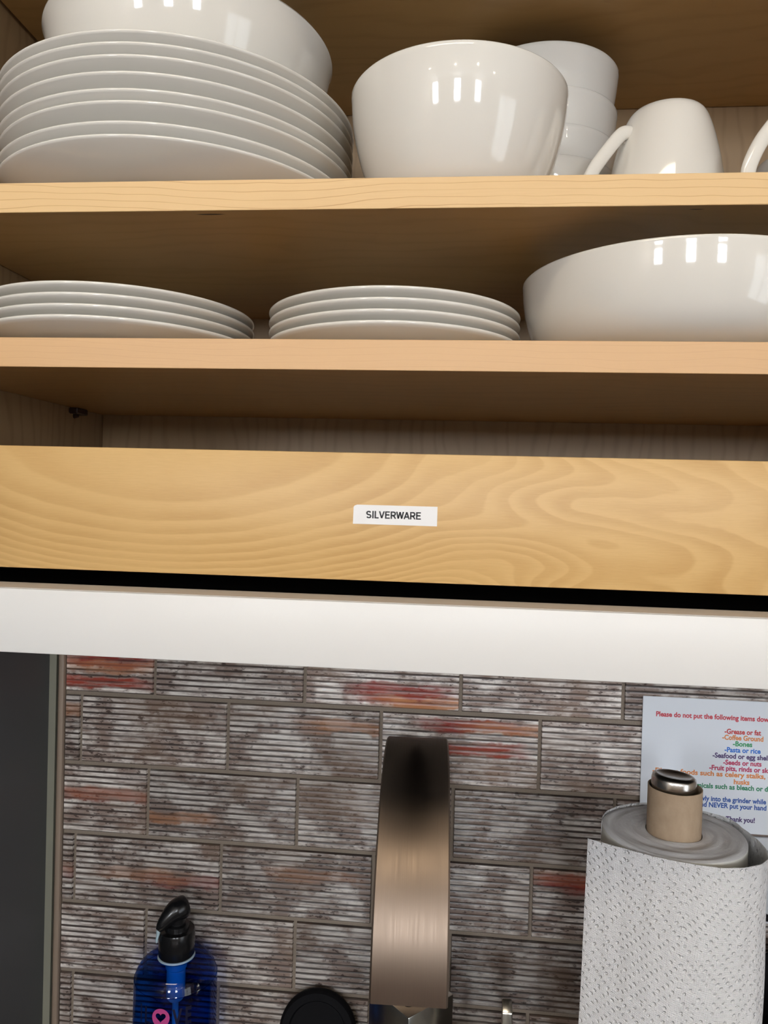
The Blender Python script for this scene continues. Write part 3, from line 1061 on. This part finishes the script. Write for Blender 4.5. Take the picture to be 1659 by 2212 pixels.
RA = 0.1195
zc = -0.3190 - CZ
pts, nrm = [], []
for i in range(4):
    pts.append(Vector((0, 0, (-0.466 - CZ) + (zc - (-0.466 - CZ)) * i / 4)))
    nrm.append(Vector((0, 1, 0)))
for i in range(49):
    a = PI * i / 48
    pts.append(Vector((0, -RA + RA * math.cos(a), zc + RA * math.sin(a))))
    nrm.append(Vector((0, math.cos(a), math.sin(a))))
bm = bmesh.new()
band_section(bm, pts, nrm, 0.0250, 0.0065, 0.0012)
sp_ = finish(bm, 'spout', M['nickel'], fa, True, 30)
bm = bmesh.new()
lathe(bm, [(0, -0.0006), (0.0045, -0.0006), (0.0048, 0.0004), (0.0048, 0.001), (0, 0.001)], 24, ax=(0, -2 * RA))
o = finish(bm, 'aerator', M['black'], fa, True, 35)
o.location = (0, 0, zc - 0.0012)
bm = bmesh.new()
h = 0.0285
for v in box(bm, -h, h, -h, h, 0.006, -0.466 - CZ, bev=0.0):
    pass
for v in bm.verts:
    x, y = v.co.x, v.co.y
    c = math.cos(PI / 4 - 0.04)
    s_ = math.sin(PI / 4 - 0.04)
    v.co.x, v.co.y = x * c - y * s_, x * s_ + y * c
bmesh.ops.bevel(bm, geom=bm.edges[:], offset=0.0012, segments=2, affect='EDGES', profile=0.5)
finish(bm, 'column', M['chrome'], fa, True, 30)
bm = bmesh.new()
lathe(bm, [(0, 0), (0.042, 0), (0.042, 0.004), (0.040, 0.006), (0, 0.006)], 48)
finish(bm, 'base_flange', M['chrome'], fa, True, 35)
# side valve and upright lever
lp = at(1094, 2176, 0.70)
lx, ly = lp.x + 0.034, lp.y - 0.7255
bm = bmesh.new()
vz = -0.53 - CZ
tube(bm, [Vector((0.028, -0.004, vz)), Vector((lx + 0.008, ly, vz))], 0.011, 20)
lv = finish(bm, 'valve_stem', M['chrome'], fa, True, 35)
bm = bmesh.new()
box(bm, lx - 0.0046, lx + 0.0046, ly - 0.0046, ly + 0.0046, vz + 0.008, lp.z - CZ - 0.001, bev=0.0009, seg=2)
for v in bm.verts:
    if v.co.z > lp.z - CZ - 0.004:
        v.co.z += (v.co.y - ly) * 0.9
finish(bm, 'lever', M['chrome'], fa, True, 30)

# ------------------------------------------------------------------ soap bottle
SBX, SBY = -0.2787, 0.762
sb = thing('soap_bottle', 'clear blue hand soap pump bottle left of the faucet', 'bottle', (SBX, SBY, CZ))
zt = 0.1235
prof = [(0, 0.001), (0.036, 0.0), (0.0405, 0.004), (0.0418, 0.012), (0.0418, 0.097), (0.0412, 0.1060), (0.0388, 0.1135), (0.0345, 0.1190), (0.0280, 0.1230),
        (0.0200, 0.1250), (0.0160, 0.1262), (0.0155, 0.131), (0, 0.131)]
bm = bmesh.new()
prs = [prof[0], prof[1]] + [(v.x, v.y) for v in spline(prof[2:11], 4)] + prof[11:]
lathe(bm, prs, 72)
body = finish(bm, 'bottle_body', M['soap'], sb, True, 60)
# pump cylinder inside
bm = bmesh.new()
lathe(bm, [(0.0, 0.078), (0.0075, 0.080), (0.0095, 0.083), (0.0095, 0.112), (0.0108, 0.1135), (0.0108, 0.1225), (0.0, 0.1225)], 32)
lathe(bm, [(0.0, 0.004), (0.0032, 0.004), (0.0032, 0.079), (0.0, 0.079)], 16)
pt = finish(bm, 'pump_tube', M['tube'], sb, True, 40)
bm = bmesh.new()
lathe(bm, [(0, 0.1315), (0.0175, 0.1265), (0.0183, 0.128), (0.0183, 0.1505), (0.0175, 0.1525), (0.0125, 0.1532), (0.0120, 0.158), (0.0100, 0.1590), (0, 0.1590)], 48)
col_ = finish(bm, 'pump_collar', M['black'], sb, True, 35)
bm = bmesh.new()
lathe(bm, [(0.0160, 0.1235), (0.0186, 0.1240), (0.0190, 0.1253), (0.0184, 0.1264), (0.0160, 0.1264)], 48)
finish(bm, 'neck_ring', M['clear'], sb, True)
bm = bmesh.new()
lathe(bm, [(0, 0.158), (0.0085, 0.1585), (0.0082, 0.168), (0.0078, 0.178), (0, 0.178)], 32)
finish(bm, 'pump_stem', M['black'], sb, True, 35)
# hooded nozzle head pointing left and a little forward
bm = bmesh.new()
d = Vector((-0.72, -0.69, 0)).normalized()
pts = spline([Vector((0, 0, 0.1745)) - d * 0.0110, Vector((0, 0, 0.1742)) - d * 0.0095, Vector((0, 0, 0.1725)) - d * 0.002, Vector((0, 0, 0.1700)) + d * 0.005,
       Vector((0, 0, 0.1650)) + d * 0.012, Vector((0, 0, 0.1600)) + d * 0.0175, Vector((0, 0, 0.1572)) + d * 0.0205], 5)
def rr(i):
    t_ = i / 30.0
    return 0.0042 + 0.0065 * math.sin(min(1.0, t_ / 0.30) * PI / 2) - 0.0080 * max(0.0, (t_ - 0.42) / 0.58)
tube(bm, pts, [rr(i) for i in range(31)], 24, 1.1)
finish(bm, 'pump_head', M['black'], sb, True, 50)
bm = bmesh.new()
q = d * 0.0200
tube(bm, spline([q + Vector((0, 0, 0.1570)), q + Vector((-0.0004, 0, 0.1530)), q + Vector((-0.0014, 0, 0.1480)), q + Vector((-0.0018, 0, 0.1440))], 4),
     [0.0021, 0.0022, 0.0021, 0.0020, 0.0018, 0.0017, 0.0015, 0.0014, 0.0013, 0.0012, 0.001, 0.0009, 0.0006], 10)
finish(bm, 'soap_drip', M['clear'], sb, True)


def wrap_print(o, R, ang0, zc_, ctr=(0, 0)):
    """wrap flat lettering (local xy) round the bottle; ang0 faces the camera"""
    for v in o.data.vertices:
        a = ang0 + v.co.x / R
        v.co = Vector((R * math.sin(a), -R * math.cos(a), zc_ + v.co.y))


face = math.atan2(-SBX, SBY) * 0.9
RW = 0.04195
zlab = 0.0860
for s_, dx, w in (('I', -0.0355, 0.0016), ('L', -0.0270, 0.0062), ('V', 0.0035, 0.0098), ('E', 0.0145, 0.0060)):
    t_ = text_mesh(s_, 'printed_letter', M['navyprint'], width=w, size=0.0235, bold=0.0008, parent=sb)
    wrap_print(t_, RW, face + dx / RW, zlab)
# pink ring with a heart-shaped hole
bm = bmesh.new()
nn = 48


def heart(t):
    x = 16 * math.sin(t) ** 3
    y = 13 * math.cos(t) - 5 * math.cos(2 * t) - 2 * math.cos(3 * t) - math.cos(4 * t)
    return x / 17.0, (y + 2.2) / 17.0


oc, ic, ob, ib = [], [], [], []
for k in range(nn):
    t_ = 2 * PI * k / nn
    hx, hy = heart(t_)
    ang_ = math.atan2(hx, hy if abs(hy) + abs(hx) > 1e-6 else 1)
    oc.append(bm.verts.new((0.0088 * math.sin(t_), 0.0092 * math.cos(t_), 0)))
    ic.append(bm.verts.new((0.0054 * hx, 0.0054 * hy, 0)))
for k in range(nn):
    j = (k + 1) % nn
    bm.faces.new((oc[k], oc[j], ic[j], ic[k]))
ring = finish(bm, 'printed_heart_ring', M['pink'], sb)
wrap_print(ring, RW + 0.0001, face - 0.0125 / RW, zlab + 0.0015)

# ------------------------------------------------------------------ black sink stopper leaning on the tiles
ap = at(688, 2149, 0.788)
R_ = 0.0400
st_ = thing('sink_stopper', 'round black rubber sink stopper leaning on the tiles beside the faucet', 'stopper', (ap.x, 0.782, CZ))
st_.rotation_euler = (math.radians(-12), 0, 0)
hh = (ap.z - CZ) / math.cos(math.radians(12)) - 0.0
bm = bmesh.new()
RR = hh / 2
lathe(bm, [(0, 0.004), (RR * 0.72, 0.004), (RR * 0.76, 0.0065), (RR * 0.93, 0.0065), (RR, 0.003), (RR, -0.002), (RR * 0.95, -0.005), (0, -0.005)], 64)
bmesh.ops.rotate(bm, verts=bm.verts, cent=(0, 0, 0), matrix=Matrix.Rotation(PI / 2, 3, 'X'))
bmesh.ops.translate(bm, verts=bm.verts, vec=(0, 0, RR))
finish(bm, 'stopper_disc', M['rubber'], st_, True, 40)
bm = bmesh.new()
lathe(bm, [(0, 0.016), (0.006, 0.016), (0.008, 0.013), (0.007, 0.0035), (0, 0.0035)], 24)
bmesh.ops.rotate(bm, verts=bm.verts, cent=(0, 0, 0), matrix=Matrix.Rotation(PI / 2, 3, 'X'))
bmesh.ops.translate(bm, verts=bm.verts, vec=(0, 0, RR))
finish(bm, 'knob', M['rubber'], st_, True, 40)

# ------------------------------------------------------------------ paper towels
PZT = -0.260
PXc, PYc, PR = 0.1775, 0.6350, 0.0548
hold = thing('paper_towel_holder', 'steel paper towel holder with a round cap on its rod', 'towel holder', (PXc, PYc, CZ))
bm = bmesh.new()
lathe(bm, [(0, 0), (0.075, 0), (0.077, 0.004), (0.074, 0.010), (0.040, 0.018), (0.024, 0.0295), (0, 0.0295)], 64)
finish(bm, 'base', M['steel'], hold, True, 35)
bm = bmesh.new()
lathe(bm, [(0, 0.028), (0.006, 0.028), (0.006, 0.373), (0, 0.373)], 24)
finish(bm, 'rod', M['steel'], hold, True, 35)
bm = bmesh.new()
lathe(bm, [(0, -0.0120), (0.0120, -0.0120), (0.0162, -0.0095), (0.0172, -0.006), (0.0172, 0.0), (0.0166, 0.0026), (0.0150, 0.0040), (0.0132, 0.0042),
           (0.0112, 0.0034), (0.006, 0.0024), (0, 0.0022)], 64)
cap = finish(bm, 'rod_cap', M['steel'], hold, True, 50)
cap.location = (-0.0008, 0.0006, 0.3815)
cap.rotation_euler = (math.radians(-3), math.radians(4), 0)

roll = thing('paper_towel_roll', 'white quilted paper towel roll with a loose outer sheet on a steel holder', 'paper towels', (PXc, PYc, CZ + 0.0305))
zr0, zr1 = 0.0, PZT - CZ - 0.0305
bm = bmesh.new()
rings = []
NS = 128
levels = []
for k in range(13):
    t_ = k / 12
    levels.append((0.0216 + (PR - 0.0216) * t_, 1, 0.0))
levels_in = [(0.0216, 0)]


def rad_of(i, k, base):
    a = 2 * PI * i / NS
    return base * (1 + 0.012 * math.sin(2 * a + 0.6) * (k / 12) + 0.006 * math.sin(5 * a) * (k / 12))


top = []
for k, (b, _, _) in enumerate(levels):
    zz = zr1 + (0.00035 * math.sin(k * 1.9) if 0 < k < 12 else 0) + (-0.0008 if k == 12 else 0)
    top.append([bm.verts.new((rad_of(i, k, b) * math.cos(2 * PI * i / NS), rad_of(i, k, b) * math.sin(2 * PI * i / NS), zz + 0.0004 * math.sin(3 * 2 * PI * i / NS + k))) for i in range(NS)])
bot = [[bm.verts.new((v.co.x, v.co.y, zr0)) for v in ringv] for ringv in (top[0], top[-1])]
for a, b in zip(top, top[1:]):
    for i in range(NS):
        bm.faces.new((a[i], a[(i + 1) % NS], b[(i + 1) % NS], b[i]))
for a, b, mi in ((top[-1], bot[1], 1), (bot[1], bot[0], 0), (bot[0], top[0], 0)):
    for i in range(NS):
        f = bm.faces.new((a[i], a[(i + 1) % NS], b[(i + 1) % NS], b[i]))
        f.material_index = mi
finish(bm, 'wound_paper', [M['rollend'], M['rollside']], roll, True, 50)
bm = bmesh.new()
zt_ = -0.2235 - CZ - 0.0305
lathe(bm, [(0.0208, 0.0), (0.0208, zt_), (0.0200, zt_), (0.0200, 0.0)], 96, close=True)
finish(bm, 'cardboard_core', M['card'], roll, True, 50)
# loose outer sheet: plan curve read off its top edge
edge_px = [(1269.5, 1811), (1300, 1820), (1352, 1834), (1410, 1849), (1475, 1862), (1548, 1874), (1600, 1875), (1638, 1869), (1656, 1860), (1660, 1849),
           (1654, 1833), (1642, 1819), (1610, 1793), (1564, 1764)]
zs = PZT + 0.0006
pl = [atz(x, y, zs) for x, y in edge_px]
pl = [Vector((p.x - PXc, p.y - PYc, 0)) for p in pl]
pl = [p if p.length > PR + 0.0022 else p.normalized() * (PR + 0.0022) for p in pl]
# tuck the hidden end round the back of the roll
for a in (78, 100, 125, 150, 172):
    pl.append(Vector((math.cos(math.radians(a)), math.sin(math.radians(a)), 0)) * (PR + 0.0022 - 0.0002 * ((a - 78) / 20)))
cur = spline(pl, 5)
bm = bmesh.new()
uvl = bm.loops.layers.uv.new('UVMap')
NV = 24
s = [0.0]
for a, b in zip(cur, cur[1:]):
    s.append(s[-1] + (b - a).length)
outer, inner = [], []
for i, p in enumerate(cur):
    t_ = (cur[min(i + 1, len(cur) - 1)] - cur[max(i - 1, 0)]).normalized()
    nrm_ = Vector((t_.y, -t_.x, 0))
    co, ci = [], []
    for j in range(NV + 1):
        z = zr1 + 0.0006 - (zr1 - 0.002) * j / NV
        fl_ = 0.004 * (j / NV) ** 1.2 * max(0, 1 - s[i] / 0.05)
        wv = 0.0007 * math.sin(s[i] * 70 + j * 0.5) * min(1, j / 4) + 0.00025 * math.sin(s[i] * 400)
        q = p + nrm_ * wv + Vector((-fl_ * 0.3 - 0.0065 * (j / NV) ** 1.3 * min(1.0, max(0.0, (0.17 - s[i]) / 0.05)), -fl_ * 0.4, 0))
        co.append(bm.verts.new((q.x, q.y, z)))
        q2 = q - nrm_ * 0.0004
        ci.append(bm.verts.new((q2.x, q2.y, z)))
    outer.append(co)
    inner.append(ci)


def quad(vs, uvs):
    f = bm.faces.new(vs)
    for l, uv in zip(f.loops, uvs):
        l[uvl].uv = uv


n_ = len(cur)
for i in range(n_ - 1):
    for j in range(NV):
        uv = [(s[i], -0.3 * j / NV), (s[i + 1], -0.3 * j / NV), (s[i + 1], -0.3 * (j + 1) / NV), (s[i], -0.3 * (j + 1) / NV)]
        quad((outer[i][j], outer[i + 1][j], outer[i + 1][j + 1], outer[i][j + 1]), uv)
        quad((inner[i][j], inner[i][j + 1], inner[i + 1][j + 1], inner[i + 1][j]), [uv[0], uv[3], uv[2], uv[1]])
    for j in (0, NV):
        quad((outer[i][j], inner[i][j], inner[i + 1][j], outer[i + 1][j]), [(s[i], 0)] * 4)
for i in (0, n_ - 1):
    for j in range(NV):
        quad((outer[i][j], outer[i][j + 1], inner[i][j + 1], inner[i][j]), [(s[i], 0)] * 4)
sheet = finish(bm, 'loose_sheet', M['towel'], roll, True, 50)

# ------------------------------------------------------------------ laminated note, outlet, kettle, tray
NY = 0.8072
a0, a1 = at(1388, 1503, NY), at(1381, 1802, NY)
nx0, nz1, nz0 = (a0.x + a1.x) / 2, a0.z, at(1640, 1803, NY).z
nx1 = nx0 + 2 * (at(1603, 1650, NY).x - nx0)
note = thing('notice_sheet', 'laminated notice in coloured lettering taped to the tiles behind the paper towels', 'notice', (0, 0, 0))
mbox('sheet', (nx0, nx1, NY, NY + 0.0006, nz0, nz1), M['paper'], note, 0.0002, 1)
mpp = (at(1640, 1650, NY).x - at(1570, 1650, NY).x) / 70.0
lines = [
    ('Please do not put the following items down the garbage disposal:', 1603, 1552, 376, 'red'),
    ('-Grease or fat', 1604.5, 1582, 79, 'red2'),
    ('-Coffee Ground', 1604.5, 1595, 89, 'orange'),
    ('-Bones', 1604, 1608, 42, 'green'),
    ('-Pasta or rice', 1604, 1621.5, 78, 'blue'),
    ('-Seafood or egg shells', 1603, 1635, 128, 'navy'),
    ('-Seeds or nuts', 1603.5, 1649, 83, 'crimson'),
    ('-Fruit pits, rinds or skins', 1603, 1662, 143, 'crimson'),
    ('-Fibrous foods such as celery stalks, onion skins, or corn', 1602, 1675, 390, 'orange'),
    ('husks', 1602, 1690, 34, 'orange'),
    ('-Chemicals such as bleach or drain cleaner', 1602, 1702, 256, 'dgreen'),
    ('slowly into the grinder while', 1576, 1728, 158, 'dblue'),
    ('and NEVER put your hand in it', 1594, 1742.5, 176, 'dblue'),
    ('Thank you!', 1599, 1771, 63, 'navy'),
]
for s_, px, py, w, c in lines:
    p = at(px, py, NY)
    t_ = text_mesh(s_, 'printed_line', M['ink_' + c], width=w * mpp, size=0.0070, bold=0.00022, parent=note)
    t_.location = (p.x, NY - 0.00008, p.z)
    t_.rotation_euler = (PI / 2, 0, 0)

oz1, oz0 = at(1640, 1809, 0.805).z, at(1655, 1996, 0.805).z
ox0 = at(1621, 1808, 0.805).x - 0.004
out = thing('wall_outlet', 'pale plastic wall outlet plate below the notice', 'outlet', (ox0, 0.8045, oz0))
W_, H_ = 0.074, oz1 - oz0
mbox('cover_plate', (0, W_, 0, 0.004, 0, H_), M['plate_white'], out, 0.0015, 3)
sock = mbox('socket_insert', (0.0205, W_ - 0.0205, -0.0014, 0.0005, 0.012, H_ - 0.012), M['plate_white'], out, 0.0008, 2)
px_ = at(1655, 1982, 0.8035)
bm = bmesh.new()
box(bm, px_.x - ox0 - 0.0016, px_.x - ox0 + 0.0016, -0.0026, -0.0002, px_.z - oz0 - 0.0035, px_.z - oz0 + 0.0035, bev=0.0003)
finish(bm, 'black_button', M['black'], out)
for dz in (0.30, 0.66):
    for dx in (-0.005, 0.005):
        bm = bmesh.new()
        box(bm, W_ / 2 + dx - 0.0007, W_ / 2 + dx + 0.0007, -0.0018, -0.0013, H_ * dz, H_ * dz + 0.008)
        finish(bm, 'slot', M['black'], sock)

# black round tray on edge behind a grey kettle
tp = at(1655, 2026, 0.775)
TR = 0.088
tray = thing('serving_tray', 'black round tray leaning behind the grey kettle at the right frame edge', 'tray', (tp.x + 0.045, 0.772, CZ))
tray.rotation_euler = (math.radians(-6), 0, 0)
bm = bmesh.new()
lathe(bm, [(0, 0.002), (TR * 0.86, 0.002), (TR * 0.92, 0.008), (TR, 0.009), (TR, 0.006), (TR * 0.93, 0.004), (TR * 0.87, -0.002), (0, -0.002)], 96)
bmesh.ops.rotate(bm, verts=bm.verts, cent=(0, 0, 0), matrix=Matrix.Rotation(PI / 2, 3, 'X'))
bmesh.ops.translate(bm, verts=bm.verts, vec=(0, 0, TR))
finish(bm, 'tray_disc', M['rubber'], tray, True, 40)

kt = thing('kettle', 'grey rounded kettle on the counter right of the paper towels', 'kettle', (at(1634, 2160, 0.66).x + 0.083, 0.66, CZ))
bm = bmesh.new()
kp = [(0.070, 0.0), (0.080, 0.006), (0.086, 0.03), (0.0855, 0.06), (0.083, 0.085), (0.078, 0.105), (0.070, 0.122), (0.058, 0.136), (0.042, 0.146)]
lathe(bm, [(0, 0.0)] + [(v.x, v.y) for v in spline(kp, 4)] + [(0, 0.147)], 96)
finish(bm, 'kettle_body', M['grey'], kt, True, 50)
bm = bmesh.new()
lathe(bm, [(0, 0.147), (0.041, 0.1475), (0.040, 0.150), (0.02, 0.155), (0.012, 0.157), (0.013, 0.168), (0, 0.170)], 48)
finish(bm, 'lid', M['black'], kt, True, 50)
bm = bmesh.new()
tube(bm, spline([(0.078, 0.0, 0.03), (0.115, 0.0, 0.035), (0.122, 0.0, 0.09), (0.105, 0.0, 0.125), (0.066, 0.0, 0.122)], 5), 0.009, 14)
finish(bm, 'handle', M['black'], kt, True, 50)
bm = bmesh.new()
tube(bm, spline([(0.0, -0.076, 0.085), (0.0, -0.100, 0.105), (0.0, -0.112, 0.135)], 4), [0.016, 0.015, 0.0145, 0.014, 0.013, 0.012, 0.011, 0.010, 0.009], 16)
finish(bm, 'spout', M['grey'], kt, True, 50)
